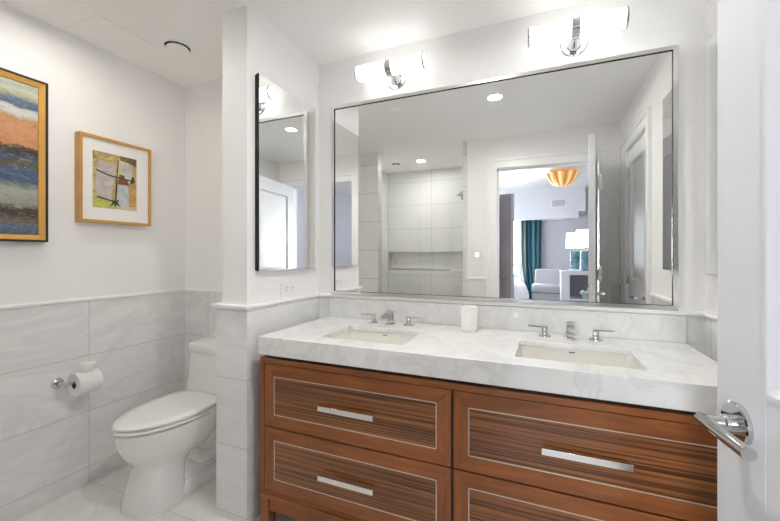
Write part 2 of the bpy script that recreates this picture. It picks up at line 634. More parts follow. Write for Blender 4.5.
def panel_door(mb, L, T, H, stile, rails):
    """slab in local coords: x 0..L along its width, y 0..T through it, z 0..H; rails: list of (z0, z1) panel openings, recessed both sides."""
    zs = [0.0]
    for a, b in rails:
        zs += [a, b]
    zs.append(H)
    mb.box((0, 0, 0), (stile, T, H)).box((L - stile, 0, 0), (L, T, H))
    for k in range(0, len(zs), 2):
        mb.box((stile - 0.001, 0, zs[k]), (L - stile + 0.001, T, zs[k + 1]))
    for a, b in rails:
        mb.box((stile - 0.001, 0.011, a - 0.001), (L - stile + 0.001, T - 0.011, b + 0.001))
        # sloping moulding round the recess on both faces and a raised field
        for s in (0, 1):
            def Y(t):
                return t if s == 0 else T - t
            o = [(stile, a), (L - stile, a), (L - stile, b), (stile, b)]

            def ring(d, t):
                return [(o[0][0] + d, Y(t), o[0][1] + d), (o[1][0] - d, Y(t), o[1][1] + d), (o[2][0] - d, Y(t), o[2][1] - d), (o[3][0] + d, Y(t), o[3][1] - d)]
            mb.loft([ring(-0.001, -0.004), ring(0.008, -0.004), ring(0.016, 0.006), ring(0.024, 0.0108)], False, False)
            mb.loft([ring(0.040, 0.0109), ring(0.062, 0.003), ring(0.064, 0.003)], False, True)
    return mb


def lever(mb, base, normal, along, neck, length, r_ros=0.032, r=0.0095):
    b = Vector(base)
    n = Vector(normal).normalized()
    a = Vector(along).normalized()
    mb.lathe([(r_ros * 0.98, 0.0), (r_ros, 0.002), (r_ros, 0.007), (r_ros * 0.94, 0.009), (0.014, 0.0095), (0.0135, 0.022), (0.011, 0.024), (0.0105, neck)], b, n, 32)
    e = b + n * neck
    p = e - a * 0.012
    mb.lathe([(r * 0.9, 0), (r, 0.001), (r, length), (r * 0.9, length + 0.001)], p, a, 20)
    return mb


dt = structure(panel_door(MB(), DY1 - DY0 - 0.008, 0.04, DZ - 0.012, 0.10, [(0.22, 0.86), (1.04, 1.96)]).xform(
    Matrix.Translation((0.630, DY0 + 0.004, 0.006)) @ Matrix(((0, -1, 0, 0.04), (1, 0, 0, 0), (0, 0, 1, 0), (0, 0, 0, 1)))).build('door_2', M['doorc'], bevel=0.0015))
lever(MB(), (0.630, DY1 - 0.065, 0.957), (-1, 0, 0), (0, -1, 0), 0.07, 0.12).build('door_lever', M['chrome'], dt)
for z in (1.90, 1.06, 0.22):
    MB().cyl((0.622, DY0 + 0.004, z - 0.045), (0.622, DY0 + 0.004, z + 0.045), 0.007, n=12)  .box((0.622, DY0 + 0.002, z - 0.045), (0.6305, DY0 + 0.035, z + 0.045)).build('hinge', M['nickel'], dt)

# shower recess beyond the front wall
SY = -3.00
structure(MB().box((-2.42, FW - 0.12, 0), (-1.735, FW, ZC)).build('wall_shower_nib', M['tile_nib']))
structure(MB().box((-2.42, SY - 0.12, 0), (-2.067, FW - 0.119, ZC)).build('wall_shower_left', M['tile_shx']))
structure(MB().box((-0.765, SY - 0.12, 0), (-0.65, FW - 0.119, ZC)).build('wall_shower_right', M['tile_shx']))
NZ0, NZ1 = 1.033, 1.281
sb = MB().box((-2.07, SY - 0.12, 0), (-0.76, SY, NZ0)).box((-2.07, SY - 0.12, NZ1), (-0.76, SY, ZC)).box((-2.07, SY - 0.12, NZ0 - 0.001), (-0.76, SY - 0.09, NZ1 + 0.001)) \
    .box((-2.07, SY - 0.12, NZ0), (-2.055, SY - 0.001, NZ1))
structure(sb.build('wall_shower_back', M['tile_sh']))
structure(MB().box((-0.768, FW - 0.012, 0), (-0.727, FW + 0.012, ZC)).build('trim_4', M['tile_nib']))

# ------------------------------------------------------------------ the bedroom beyond the doorway
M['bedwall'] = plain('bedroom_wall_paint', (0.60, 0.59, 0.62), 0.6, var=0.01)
M['bedceil'] = plain('bedroom_ceiling_paint', (0.76, 0.76, 0.78), 0.6, var=0.006)
M['carpet'] = plain('bedroom_floor_carpet', (0.42, 0.40, 0.38), 0.9, var=0.08, scale=40)
BZ = 2.65
BY0, BY1 = FW - 0.12, -7.0
sbox('floor_bedroom', (-3.6, BY1 - 0.1, -0.08), (1.9, -2.0499, 0.0), M['carpet']) if False else None
bf = MB().box((-0.65, -3.12, -0.08), (1.9, BY0, -0.001)).box((-3.6, BY1 - 0.1, -0.08), (1.9, -3.12, -0.001))
structure(bf.build('floor_bedroom', M['carpet']))
bc = MB().box((-0.65, -3.12, BZ), (1.9, BY0, BZ + 0.1)).box((-3.6, BY1 - 0.1, BZ), (1.9, -3.12, BZ + 0.1))
structure(bc.build('ceiling_bedroom', M['bedceil']))
structure(MB().box((-0.65, BY0 - 0.01, ZC - 0.01), (1.9, BY0 + 0.0001, BZ)).box((0.76, BY0 - 0.01, 0), (1.9, BY0, BZ)).build('wall_bedroom_entrance', M['bedwall']))
structure(MB().box((-0.65, -3.12, 0), (-0.55, BY0 - 0.012, BZ)).box((-3.6, -3.13, 0), (-0.55, -3.121, BZ)).build('wall_bedroom_corner', M['bedwall']))
structure(MB().box((1.8, BY1, 0), (1.9, BY0, BZ)).build('wall_bedroom_right', M['bedwall']))
structure(MB().box((-3.6, BY1, 0), (-3.5, -3.12, BZ)).build('wall_bedroom_left', M['bedwall']))
WX0, WX1, WZ0, WZ1 = -2.35, -0.50, 0.35, 2.10
fw = MB().box((WX1, BY1 - 0.1, 0), (1.9, BY1, BZ)).box((-3.6, BY1 - 0.1, 0), (WX0, BY1, BZ)).box((WX0, BY1 - 0.1, 0), (WX1, BY1, WZ0)).box((WX0, BY1 - 0.1, WZ1), (WX1, BY1, BZ))
structure(fw.build('wall_bedroom_far', M['bedwall']))
sof = MB().box((-3.5, BY1, 2.135), (0.78, -6.6, BZ)).box((-3.5, BY1, 2.0), (0.66, -6.62, 2.135))
structure(sof.build('ceiling_soffit', M['bedceil'], bevel=0.004))
wi = MB()
for x0, x1, z0, z1 in ((WX0, WX0 + 0.05, WZ0, WZ1), (WX1 - 0.05, WX1, WZ0, WZ1), (WX0, WX1, WZ0, WZ0 + 0.05), (WX0, WX1, WZ1 - 0.05, WZ1), (-1.45, -1.40, WZ0, WZ1), (WX0, WX1, 0.98, 1.02)):
    wi.box((x0, BY1 - 0.08, z0), (x1, BY1 - 0.03, z1))
wi = structure(wi.build('window_1', M['trim'], bevel=0.004))
MB().box((WX0 + 0.03, BY1 - 0.058, WZ0 + 0.03), (WX1 - 0.03, BY1 - 0.052, WZ1 - 0.03)).build('pane', M['glass'], wi)
M['lawn'] = plain('lawn', (0.20, 0.34, 0.20), 0.9, var=0.25, scale=2)
structure(MB().box((-40, -90, -0.5), (40, -7.6, -0.4)).build('ground', M['lawn']))

# ================================================================== VANITY
VX0, VX1, VY = -1.197, 0.545, -0.575
CX0, CX1 = -1.187, 0.547
van = thing('vanity', 'cherry wood double vanity with striped veneer drawers under the white marble countertop', 'vanity cabinet', (-0.32, -0.3, 0))
bd = MB()
bd.mi = 1
bd.box((VX0, VY, 0.150), (VX0 + 0.0215, -0.02, 0.781)).box((VX1 - 0.0215, VY, 0.150), (VX1, -0.02, 0.781))
bd.mi = 0
bd.box((VX0 + 0.0215, VY, 0.757), (VX1 - 0.0215, VY + 0.028, 0.781)).box((VX0 + 0.0215, VY + 0.002, 0.150), (VX1 - 0.0215, -0.02, 0.181))
bd.box((VX0 + 0.0215, VY + 0.03, 0.181), (VX1 - 0.0215, VY + 0.045, 0.757))
bd.box((VX0 - 0.004, VY - 0.006, 0.148), (VX1 + 0.004, -0.02, 0.166))
bd.mi = 2
bd.box((VX0 + 0.012, VY + 0.014, 0.781), (VX1 - 0.012, VY + 0.03, 0.7995))
bd.box((VX0 + 0.0216, VY + 0.0285, 0.181), (VX1 - 0.0216, VY + 0.0300, 0.757))
bd.build('body', [M['wood_h'], M['wood_v'], M['shadow_gap']], van, bevel=0.0015)
for sx in (0, 1):
    for sy in (0, 1):
        x0 = VX0 if sx == 0 else VX1 - 0.047
        y0 = VY if sy == 0 else -0.07
        MB().box((x0, y0, 0), (x0 + 0.047, y0 + 0.047, 0.149)).build('leg', M['wood_v'], van, bevel=0.002)
MB().box((VX0 + 0.047, VY + 0.006, 0.087), (VX1 - 0.047, VY + 0.028, 0.149)).box((VX0 + 0.008, VY + 0.047, 0.087), (VX0 + 0.03, -0.07, 0.149)) \
    .box((VX1 - 0.03, VY + 0.047, 0.087), (VX1 - 0.008, -0.07, 0.149)).build('apron', M['wood_h'], van, bevel=0.0015)

FRW = 0.0535


def drawer(x0, x1, z0, z1, hx):
    yf = VY
    m = MB()
    i0, i1, k0, k1 = x0 + FRW, x1 - FRW, z0 + FRW, z1 - FRW
    quads = [([(x0, z0), (x1, z0), (i1, k0), (i0, k0)], 0), ([(x1, z0), (x1, z1), (i1, k1), (i1, k0)], 1),
             ([(x1, z1), (x0, z1), (i0, k1), (i1, k1)], 0), ([(x0, z1), (x0, z0), (i0, k0), (i0, k1)], 1)]
    for q, mi in quads:
        m.mi = mi
        cx = sum(p[0] for p in q) / 4
        cz = sum(p[1] for p in q) / 4
        q2 = [(cx + (p[0] - cx) * 0.9995, cz + (p[1] - cz) * 0.996) for p in q]
        m.prism(q2, 'y', yf, yf + 0.022)
    m.mi = 0
    m.box((x0 + 0.004, yf + 0.004, z0 + 0.004), (x1 - 0.004, yf + 0.027, z1 - 0.004))
    d = m.build('drawer', [M['wood_h'], M['wood_v']], van, bevel=0.0012)
    MB().box((i0, yf + 0.0012, k0), (i1, yf + 0.010, k1)).build('veneer_panel', M['zebra'], d)
    il = MB()
    w = 0.0034
    for a, b, c, e in ((i0, i1, k0, k0 + w), (i0, i1, k1 - w, k1), (i0, i0 + w, k0, k1), (i1 - w, i1, k0, k1)):
        il.box((a, yf - 0.0004, c), (b, yf + 0.004, e))
    il.build('inlay', M['inlay'], d)
    zc = (z0 + z1) / 2 - 0.005
    h = MB().box((hx - 0.127, yf - 0.031, zc - 0.0105), (hx + 0.127, yf - 0.021, zc + 0.0105))
    h.box((hx - 0.127, yf - 0.022, zc - 0.0105), (hx - 0.119, yf + 0.002, zc + 0.0105)).box((hx + 0.119, yf - 0.022, zc - 0.0105), (hx + 0.127, yf + 0.002, zc + 0.0105))
    h.build('handle', M['handle'], d, bevel=0.001)
    return d


DM0, DM1 = -0.3135, -0.3035
DX0, DX1 = VX0 + 0.0245, VX1 - 0.0245
for z0, z1 in ((0.4735, 0.7545), (0.184, 0.467)):
    drawer(DX0, DM0, z0, z1, -0.742)
    drawer(DM1, DX1, z0, z1, 0.120)
MB().box((DM0 + 0.0005, VY + 0.004, 0.181), (DM1 - 0.0005, VY + 0.03, 0.757)).build('divider', M['shadow_gap'], van)  # dark strip, shade between the drawers put into its colour

# countertop with two undermount basins
S1 = (-0.927, -0.533, -0.497, -0.219)
S2 = (-0.096, 0.306, -0.497, -0.219)
ct = thing('countertop', 'thick white veined marble countertop with two basins on the wooden vanity', 'countertop', (-0.32, -0.3, 0.799))
xs = [CX0, S1[0], S1[1], S2[0], S2[1], CX1]
ys = [-0.598, S1[2], S1[3], -0.0125]
sb = MB().plate(xs, ys, {(1, 1), (3, 1)}, 0.860, 0.880)
# mitred apron folds down along the front and both ends
sb.box((CX0, -0.598, 0.800), (CX1, -0.578, 0.8601)).box((CX0, -0.5781, 0.800), (CX0 + 0.02, -0.0125, 0.8601)).box((CX1 - 0.02, -0.5781, 0.800), (CX1, -0.0125, 0.8601))
sb.build('slab', M['counter'], ct, bevel=0.0012)
for (x0, x1, y0, y1), nm in ((S1, 'left'), (S2, 'right')):
    e = 0.004
    rings = [rrect(x0 - e, x1 + e, y0 - e, y1 + e, 0.8598, 0.02), rrect(x0 - e + 0.004, x1 + e - 0.004, y0 - e + 0.003, y1 + e - 0.004, 0.835, 0.022),
             rrect(x0 + 0.018, x1 - 0.018, y0 + 0.016, y1 - 0.027, 0.775, 0.03), rrect(x0 + 0.035, x1 - 0.035, y0 + 0.03, y1 - 0.034, 0.752, 0.04),
             rrect(x0 + 0.07, x1 - 0.07, y0 + 0.06, y1 - 0.06, 0.742, 0.04), rrect(x0 + 0.17, x1 - 0.17, y0 + 0.11, y1 - 0.11, 0.738, 0.02)]
    bo = MB().loft(rings, False, True).build('basin', M['basin'], ct)
    xm = (x0 + x1) / 2
    MB().box((xm - 0.012, y1 - 0.0025, 0.845), (xm + 0.012, y1 + 0.006, 0.849)).build('overflow_slot', M['slot'], bo, bevel=0.002)
    MB().lathe([(0.024, 0), (0.024, 0.003), (0.018, 0.004), (0.017, 0.008), (0.0, 0.009)], (xm, (y0 + y1) / 2, 0.7382)).build('drain', M['chrome'], bo)

sp = MB().box((CX0, -0.0125, 0.8805), (CX1, -0.0005, 0.9915)).build('backsplash', M['splash'], bevel=0.001)
tag(sp, 'grey veined marble backsplash strip behind the faucets, below the white ledge', 'backsplash')
MB().box((-0.138, -0.0165, 0.941), (-0.115, -0.0125, 0.967)).build('white_square_plate', M['plastic'], sp, bevel=0.001)  # tiny white square plate on the backsplash


def make_faucet(label):
    f = thing('faucet', label, 'faucet', (0, 0, 0.8802), 'widespread chrome faucets')
    z = 0.8802
    s = MB().box((-0.024, -0.024, z), (0.024, 0.024, z + 0.008)).box((-0.015, -0.013, z + 0.007), (0.015, 0.015, z + 0.070))
    s.prism([(0.0145, z + 0.056), (0.0145, z + 0.072), (-0.020, z + 0.073), (-0.092, z + 0.058), (-0.092, z + 0.046), (-0.03, z + 0.058)], 'x', -0.0145, 0.0145)
    s.cyl((0, -0.082, z + 0.042), (0, -0.082, z + 0.054), 0.009, n=16)
    s.build('spout', M['chrome'], f, bevel=0.0025)
    for sg in (-1, 1):
        c = sg * 0.101
        h = MB().lathe([(0.026, 0), (0.026, 0.005), (0.024, 0.008), (0.013, 0.009), (0.012, 0.041), (0.012, 0.042)], (c, 0, z), (0, 0, 1), 28)
        h.box((min(c - sg * 0.012, c + sg * 0.070), -0.0075, z + 0.040), (max(c - sg * 0.012, c + sg * 0.070), 0.0075, z + 0.047))
        h.build('handle', M['chrome'], f, bevel=0.002)
    return f


F1 = make_faucet('chrome widespread faucet behind the left basin, nearest the partition wall')
F1.location = (-0.748, -0.104, 0.8802)
F2 = copy_tree(F1)
F2.location = (0.104, -0.100, 0.8802)
F2['label'] = 'chrome widespread faucet behind the right basin, nearest the open white door'

cup = MB().lathe([(0.034, 0), (0.036, 0.002), (0.036, 0.008), (0.0405, 0.012), (0.0425, 0.118), (0.0415, 0.122), (0.036, 0.1225), (0.034, 0.118), (0.033, 0.02), (0.0, 0.018)], (-0.331, -0.122, 0.8802), (0, 0, 1), 40)
tag(cup.build('tumbler', M['ceramic']), 'plain white tumbler on the marble counter between the two faucets', 'tumbler')

# ================================================================== VANITY MIRROR
MX0, MX1, MZ0, MZ1 = -1.160, 0.517, 1.0145, 2.124
mir = thing('vanity_mirror', 'large wall mirror in a slim polished metal frame above the vanity', 'mirror', ((MX0 + MX1) / 2, 0.0, MZ0))
fwid = 0.020
fr = MB()
o = [(MX0, MZ0), (MX1, MZ0), (MX1, MZ1), (MX0, MZ1)]


def fring(d, y):
    return [(MX0 + d, y, MZ0 + d), (MX1 - d, y, MZ0 + d), (MX1 - d, y, MZ1 - d), (MX0 + d, y, MZ1 - d)]


fr.loft([fring(0, 0.007), fring(0, -0.0245), fring(0.003, -0.0275), fring(fwid - 0.0005, -0.0275)], False, False)
fr.build('frame', M['frame_sil'], mir, smooth=False)
MB().loft([fring(fwid, -0.012), fring(fwid, -0.0262), fring(fwid + 0.0012, -0.0255), fring(fwid + 0.0018, -0.012)], False, False).build('inner_lip', M['dark_refl_metal'], mir, smooth=False)  # dark reflected line along the frame, painted as a dark bead
MB().box((MX0 + 0.004, -0.020, MZ0 + 0.004), (MX1 - 0.004, -0.002, MZ1 - 0.004)).build('mirror_glass', M['mirror'], mir, smooth=False)


# ================================================================== MEDICINE CABINETS
def cabinet(xw, sg, label, q1=0.024, z1=2.109):
    """xw: wall plane, sg: direction it faces."""
    y0, y1, z0 = -0.531, -0.056, 1.169
    t = thing('medicine_cabinet', label, 'cabinet', (xw, (y0 + y1) / 2, z0), 'mirrored medicine cabinets')

    def bx(mb, a, b, ya, yb, za, zb):
        mb.box((min(xw + sg * a, xw + sg * b), ya, za), (max(xw + sg * a, xw + sg * b), yb, zb))
        return mb
    bx(MB(), 0.0, 0.012, y0 + 0.003, y1 - 0.003, z0 + 0.003, z1 - 0.003).build('body', M['dark_refl_metal'], t)
    bx(MB(), 0.0115, q1, y0, y0 + 0.004, z0, z1).build('door_edge', M['dark_refl_metal'], t, bevel=0.0006)  # polished edge coloured dark for the reflection it would show
    m = MB()
    bx(m, 0.0115, q1 - 0.0005, y1 - 0.027, y1, z0 + 0.0002, z1 - 0.0002)
    bx(m, 0.0115, q1 - 0.0004, y0 + 0.004, y1 - 0.027, z0, z0 + 0.004)
    bx(m, 0.0115, q1 - 0.0004, y0 + 0.004, y1 - 0.027, z1 - 0.004, z1)
    m.build('door_frame', M['frame_sil'], t, bevel=0.0008)
    g = MB()
    X = lambda q: xw + sg * q

    def ring(dd, q):
        ring_ = [(X(q), y0 + dd, z0 + dd), (X(q), y1 - 0.0225 - dd, z0 + dd), (X(q), y1 - 0.0225 - dd, z1 - dd), (X(q), y0 + dd, z1 - dd)]
        return ring_
    g.loft([ring(0.0045, 0.012), ring(0.0045, q1), ring(0.0046, q1 + 0.0002)], True, True)
    g.build('mirror_door', M['mirror2'], t, smooth=False)
    return t


cabinet(XL, 1, 'mirrored medicine cabinet on the partition wall, left of the large mirror')
cabinet(XR, -1, 'mirrored medicine cabinet on the right wall, partly hidden by the open white door', 0.030, 2.080)


# ================================================================== SCONCES
def make_sconce(label):
    t = thing('wall_sconce', label, 'wall lamp', (0, 0, 2.24), 'tube sconces above the mirror')
    zc = 2.242
    yc = -0.092
    MB().lathe([(0.058, 0), (0.058, 0.006), (0.054, 0.010), (0.0, 0.011)], (0, 0.0079, 2.226), (0, -1, 0), 40).build('backplate', M['chrome'], t)
    MB().lathe([(0.034, 0.0), (0.032, 0.010), (0.019, 0.050), (0.017, 0.085)], (0, 0.0, 2.221), (0, -0.97, 0.22), 28).build('bracket', M['chrome'], t)
    MB().lathe([(0.040, -0.017), (0.0435, -0.016), (0.0435, -0.006), (0.0415, -0.005), (0.0415, 0.005), (0.0435, 0.006), (0.0435, 0.016), (0.040, 0.017)], (0, yc, zc), (1, 0, 0), 40).build('band', M['chrome'], t)
    for sg in (-1, 1):
        s = MB().lathe([(0.036, 0.012), (0.0405, 0.016), (0.0405, 0.188), (0.039, 0.193), (0.036, 0.1945)], (0, yc, zc), (sg, 0, 0), 40)
        so = s.build('shade', M['tube'], t)
        MB().lathe([(0.0395, 0.186), (0.0425, 0.187), (0.0425, 0.1935), (0.0402, 0.196), (0.0375, 0.1955), (0.0375, 0.190)], (0, yc, zc), (sg, 0, 0), 40, False, False).build('end_ring', M['chrome'], so)
    return t


A = make_sconce('chrome wall sconce with two lit white tubes above the left of the mirror')
A.location = (-0.757, 0.0, 2.24)
B = copy_tree(A)
B.location = (0.128, 0.0, 2.24)
B['label'] = 'chrome wall sconce with two lit white tubes above the right of the mirror'


# ================================================================== CEILING FITTINGS
def make_downlight(label, loc, lens):
    t = thing('downlight', label, 'ceiling light', loc, 'recessed downlights')
    x, y, z = loc
    MB().lathe([(0.060, 0.0), (0.060, -0.004), (0.056, -0.006), (0.047, -0.004), (0.045, -0.001)], loc, (0, 0, 1), 40, False, False).build('trim_ring', M['trim'], t)
    MB().lathe([(0.0, -0.0012), (0.046, -0.0012), (0.046, -0.0004), (0.0, -0.0004)], loc, (0, 0, 1), 40).build('lens', lens, t)
    return t


D1 = make_downlight('lit round recessed downlight in the ceiling before the vanity, seen in the large mirror', (-0.333, -0.938, ZC), M['down'])
make_downlight('lit round recessed downlight in the shower ceiling, seen in the large mirror', (-1.408, -2.505, ZC), M['down_sh'])
make_downlight('lit round recessed downlight above the toilet alcove, beside the ceiling access panel', (-1.872, -0.945, ZC), M['down_al'])

v = thing('ceiling_vent', 'round white ceiling vent with dark slot over the toilet alcove', 'vent', (-1.885, -0.462, ZC))
MB().lathe([(0.074, 0.0), (0.074, -0.004), (0.071, -0.006), (0.064, -0.005), (0.062, -0.001)], (-1.885, -0.462, ZC), (0, 0, 1), 40, False, False).build('ring', M['trim'], v)
MB().lathe([(0.0625, -0.0006), (0.0625, -0.0014)], (-1.885, -0.462, ZC), (0, 0, 1), 40).build('throat', M['dark_in'], v)
MB().lathe([(0.012, -0.001), (0.012, -0.008), (0.055, -0.009), (0.057, -0.013), (0.053, -0.017), (0.0, -0.019)], (-1.885, -0.462, ZC), (0, 0, 1), 40).build('disc', M['trim'], v)

v = thing('ceiling_vent', 'small round white vent in the shower ceiling, seen in the large mirror', 'vent', (-1.75, -2.526, ZC))
MB().lathe([(0.064, 0.0), (0.064, -0.004), (0.060, -0.007), (0.050, -0.004)], (-1.75, -2.526, ZC), (0, 0, 1), 36, False, False).build('ring', M['trim'], v)
MB().lathe([(0.052, -0.0006), (0.052, -0.0014)], (-1.75, -2.526, ZC), (0, 0, 1), 36).build('throat', M['dark_in'], v)
MB().lathe([(0.012, -0.001), (0.012, -0.014), (0.044, -0.016), (0.043, -0.022), (0.0, -0.023)], (-1.75, -2.526, ZC), (0, 0, 1), 36).build('disc', M['trim'], v)

tag(MB().lathe([(0.048, 0.0), (0.048, -0.003), (0.044, -0.006), (0.038, -0.006), (0.037, -0.009), (0.0, -0.010)], (-1.107, -0.902, ZC), (0, 0, 1), 36).build('sprinkler_cover', M['trim']),
    'flat round white cover plate on the ceiling, seen upper left in the large mirror', 'ceiling cover')

ap = MB().box((-2.272, -0.808, ZC - 0.0022), (-1.985, -0.506, ZC)).build('ceiling_access_panel', M['ceil'], bevel=0.001)
tag(ap, 'flush square access panel in the ceiling over the toilet beside the round vent', 'ceiling panel')

# ================================================================== OUTLETS AND SWITCHES
ol = thing('wall_outlet', 'white rectangular outlet on the partition wall under the medicine cabinet', 'outlet', (XL, -0.277, 1.065))
MB().box((XL, -0.349, 1.029), (XL + 0.006, -0.205, 1.101)).build('cover_plate', M['plastic'], ol, bevel=0.002)
rc = MB().box((XL + 0.005, -0.315, 1.047), (XL + 0.0085, -0.239, 1.083)).build('receptacle', M['plastic'], ol, bevel=0.001)
for yy in (-0.298, -0.256):
    sl = MB()
    sl.box((XL + 0.008, yy - 0.007, 1.068), (XL + 0.0089, yy - 0.0045, 1.076)).box((XL + 0.008, yy + 0.0045, 1.068), (XL + 0.0089, yy + 0.007, 1.076)).cyl((XL + 0.008, yy, 1.056), (XL + 0.0089, yy, 1.056), 0.0028, n=10)
    sl.build('slots', M['slot'], rc)

sw = thing('light_switch', 'white two-gang light switch by the doorway casing, seen in the mirror', 'light switch', (-0.627, FW, 1.09))
MB().box((-0.690, FW, 1.035), (-0.575, FW + 0.006, 1.150)).build('cover_plate', M['plastic'], sw, bevel=0.002)
for xx in (-0.650, -0.605):
    MB().box((xx - 0.016, FW + 0.005, 1.060), (xx + 0.016, FW + 0.010, 1.126)).build('rocker', M['plastic'], sw, bevel=0.0015)
th = thing('control_panel', 'small white wall control with pale lit screen above the light switch', 'thermostat', (-0.627, FW, 1.24))
M['screen'] = emit('control_screen', (0.55, 0.75, 1.0), 1.2)
MB().box((-0.672, FW, 1.198), (-0.582, FW + 0.010, 1.292)).build('case', M['plastic'], th, bevel=0.003)
MB().box((-0.645, FW + 0.0095, 1.225), (-0.609, FW + 0.0105, 1.265)).build('screen', M['screen'], th)

# ================================================================== SHOWER
gs = thing('shower_screen', 'clear glass shower screen across the shower opening, seen in the mirror', 'shower screen', (-1.25, FW - 0.06, 0))
MB().box((-1.733, FW - 0.064, 0.02), (-1.27, FW - 0.054, 2.10)).build('fixed_pane', M['glass'], gs)
gd = MB().box((-1.262, FW - 0.064, 0.02), (-0.770, FW - 0.054, 2.10)).build('glass_door', M['glass'], gs)
for z in (0.3, 1.85):
    MB().box((-0.80, FW - 0.072, z - 0.03), (-0.764, FW - 0.046, z + 0.03)).build('hinge', M['chrome'], gd, bevel=0.002)
bar = MB().cyl((-1.605, FW - 0.012, 1.086), (-0.912, FW - 0.012, 1.086), 0.0095, n=16)
for x in (-1.58, -0.94):
    bar.cyl((x, FW - 0.053, 1.086), (x, FW - 0.012, 1.086), 0.008, n=12)
tag(bar.build('towel_bar', M['chrome']), 'long chrome towel bar across the shower glass, seen in the mirror', 'towel bar')
sh = thing('wall_mounted_shower', 'chrome shower head on the right shower wall, seen in the mirror', 'shower head', (-0.766, -2.5, 1.96))
MB().tube([(-0.766, -2.5, 2.02), (-0.83, -2.5, 2.025), (-0.885, -2.5, 2.01), (-0.905, -2.5, 1.975)], 0.010, 12).lathe([(0.028, 0), (0.028, 0.005), (0.012, 0.008)], (-0.765, -2.5, 2.02), (-1, 0, 0), 24).build('arm', M['chrome'], sh)
MB().lathe([(0.012, 0.0), (0.020, -0.015), (0.050, -0.035), (0.052, -0.045), (0.046, -0.048), (0, -0.048)], (-0.905, -2.5, 1.982), (0.25, 0, 1), 28).build('head', M['chrome'], sh)

# ================================================================== TOILET
TX = -1.838
to = thing('toilet', 'white one-piece toilet with closed lid in the alcove behind the partition', 'toilet', (TX, -0.45, 0))
tb = MB()
tb.loft([egg(TX, 0.43, 0.668, 0.138, 0.0, e=2.6), egg(TX, 0.43, 0.668, 0.137, 0.015, e=2.6), egg(TX, 0.43, 0.648, 0.128, 0.09, e=2.6), egg(TX, 0.42, 0.626, 0.118, 0.185, e=2.5), egg(TX, 0.38, 0.628, 0.121, 0.207, e=2.4),
         egg(TX, 0.28, 0.652, 0.138, 0.232, e=2.2), egg(TX, 0.24, 0.685, 0.160, 0.275), egg(TX, 0.215, 0.704, 0.174, 0.325), egg(TX, 0.205, 0.711, 0.179, 0.370), egg(TX, 0.205, 0.713, 0.180, 0.390), egg(TX, 0.21, 0.706, 0.173, 0.3945)])
# rear body, foot plinth
y0 = YA - 0.010
tb.loft([rrect(TX - 0.092, TX + 0.092, y0 - 0.44, y0, 0.0, 0.03), rrect(TX - 0.088, TX + 0.088, y0 - 0.44, y0, 0.20, 0.03), rrect(TX - 0.120, TX + 0.120, y0 - 0.40, y0, 0.30, 0.04), rrect(TX - 0.172, TX + 0.172, y0 - 0.36, y0, 0.375, 0.04), rrect(TX - 0.178, TX + 0.178, y0 - 0.34, y0, 0.397, 0.04)])
tb.loft([rrect(TX - 0.128, TX + 0.128, y0 - 0.56, y0 - 0.02, 0.0, 0.03), rrect(TX - 0.128, TX + 0.128, y0 - 0.56, y0 - 0.02, 0.045, 0.03), rrect(TX - 0.118, TX + 0.118, y0 - 0.55, y0 - 0.03, 0.056, 0.03)])
for sg in (-1, 1):
    xx = TX + sg * 0.085
    tb.tube([(xx, y0 - 0.40, 0.20), (xx, y0 - 0.33, 0.135), (xx, y0 - 0.26, 0.115), (xx, y0 - 0.19, 0.15), (xx, y0 - 0.145, 0.22), (xx, y0 - 0.11, 0.27), (xx, y0 - 0.07, 0.24)],
            [0.034, 0.036, 0.036, 0.036, 0.036, 0.034, 0.030], 16)
# tank grows out of the rear deck
tb.loft([rrect(TX - 0.202, TX + 0.202, y0 - 0.215, y0, 0.37, 0.035), rrect(TX - 0.202, TX + 0.202, y0 - 0.205, y0, 0.43, 0.035), rrect(TX - 0.196, TX + 0.196, y0 - 0.190, y0, 0.52, 0.03),
         rrect(TX - 0.186, TX + 0.186, y0 - 0.184, y0, 0.652, 0.03)])
tb.build('body', M['ceramic'], to, angle=50)
MB().loft([rrect(TX - 0.192, TX + 0.192, y0 - 0.188, y0, 0.6525, 0.03), rrect(TX - 0.197, TX + 0.197, y0 - 0.194, y0, 0.6580, 0.032), rrect(TX - 0.197, TX + 0.197, y0 - 0.194, y0, 0.6980, 0.032),
           rrect(TX - 0.191, TX + 0.191, y0 - 0.187, y0, 0.7090, 0.03), rrect(TX - 0.165, TX + 0.165, y0 - 0.165, y0 - 0.02, 0.7125, 0.03)]).build('tank_lid', M['ceramic'], to, angle=50)
MB().loft([egg(TX, 0.222, 0.712, 0.176, 0.4030), egg(TX, 0.219, 0.722, 0.187, 0.4050), egg(TX, 0.219, 0.722, 0.187, 0.4125), egg(TX, 0.223, 0.716, 0.182, 0.4150)]).build('seat', M['seat'], to, angle=50)
MB().loft([egg(TX, 0.219, 0.706, 0.172, 0.4225), egg(TX, 0.216, 0.718, 0.184, 0.4265), egg(TX, 0.216, 0.717, 0.183, 0.4330), egg(TX, 0.222, 0.708, 0.176, 0.4375), egg(TX, 0.25, 0.66, 0.140, 0.4400), egg(TX, 0.32, 0.52, 0.06, 0.4410)]).build('lid', M['seat'], to, angle=50)
for sg in (-1, 1):
    MB().lathe([(0.013, 0), (0.013, 0.010), (0.009, 0.018), (0.0, 0.020)], (TX + sg * 0.112, y0 - 0.22, 0.055), (0, 0, 1), 20).build('bolt_cap', M['seat'], to)
MB().lathe([(0.012, 0), (0.012, 0.006), (0.0, 0.007)], (TX + 0.160, y0 - 0.265, 0.335), (1, 0, -0.35), 18).build('hinge_cap', M['nickel'], to)

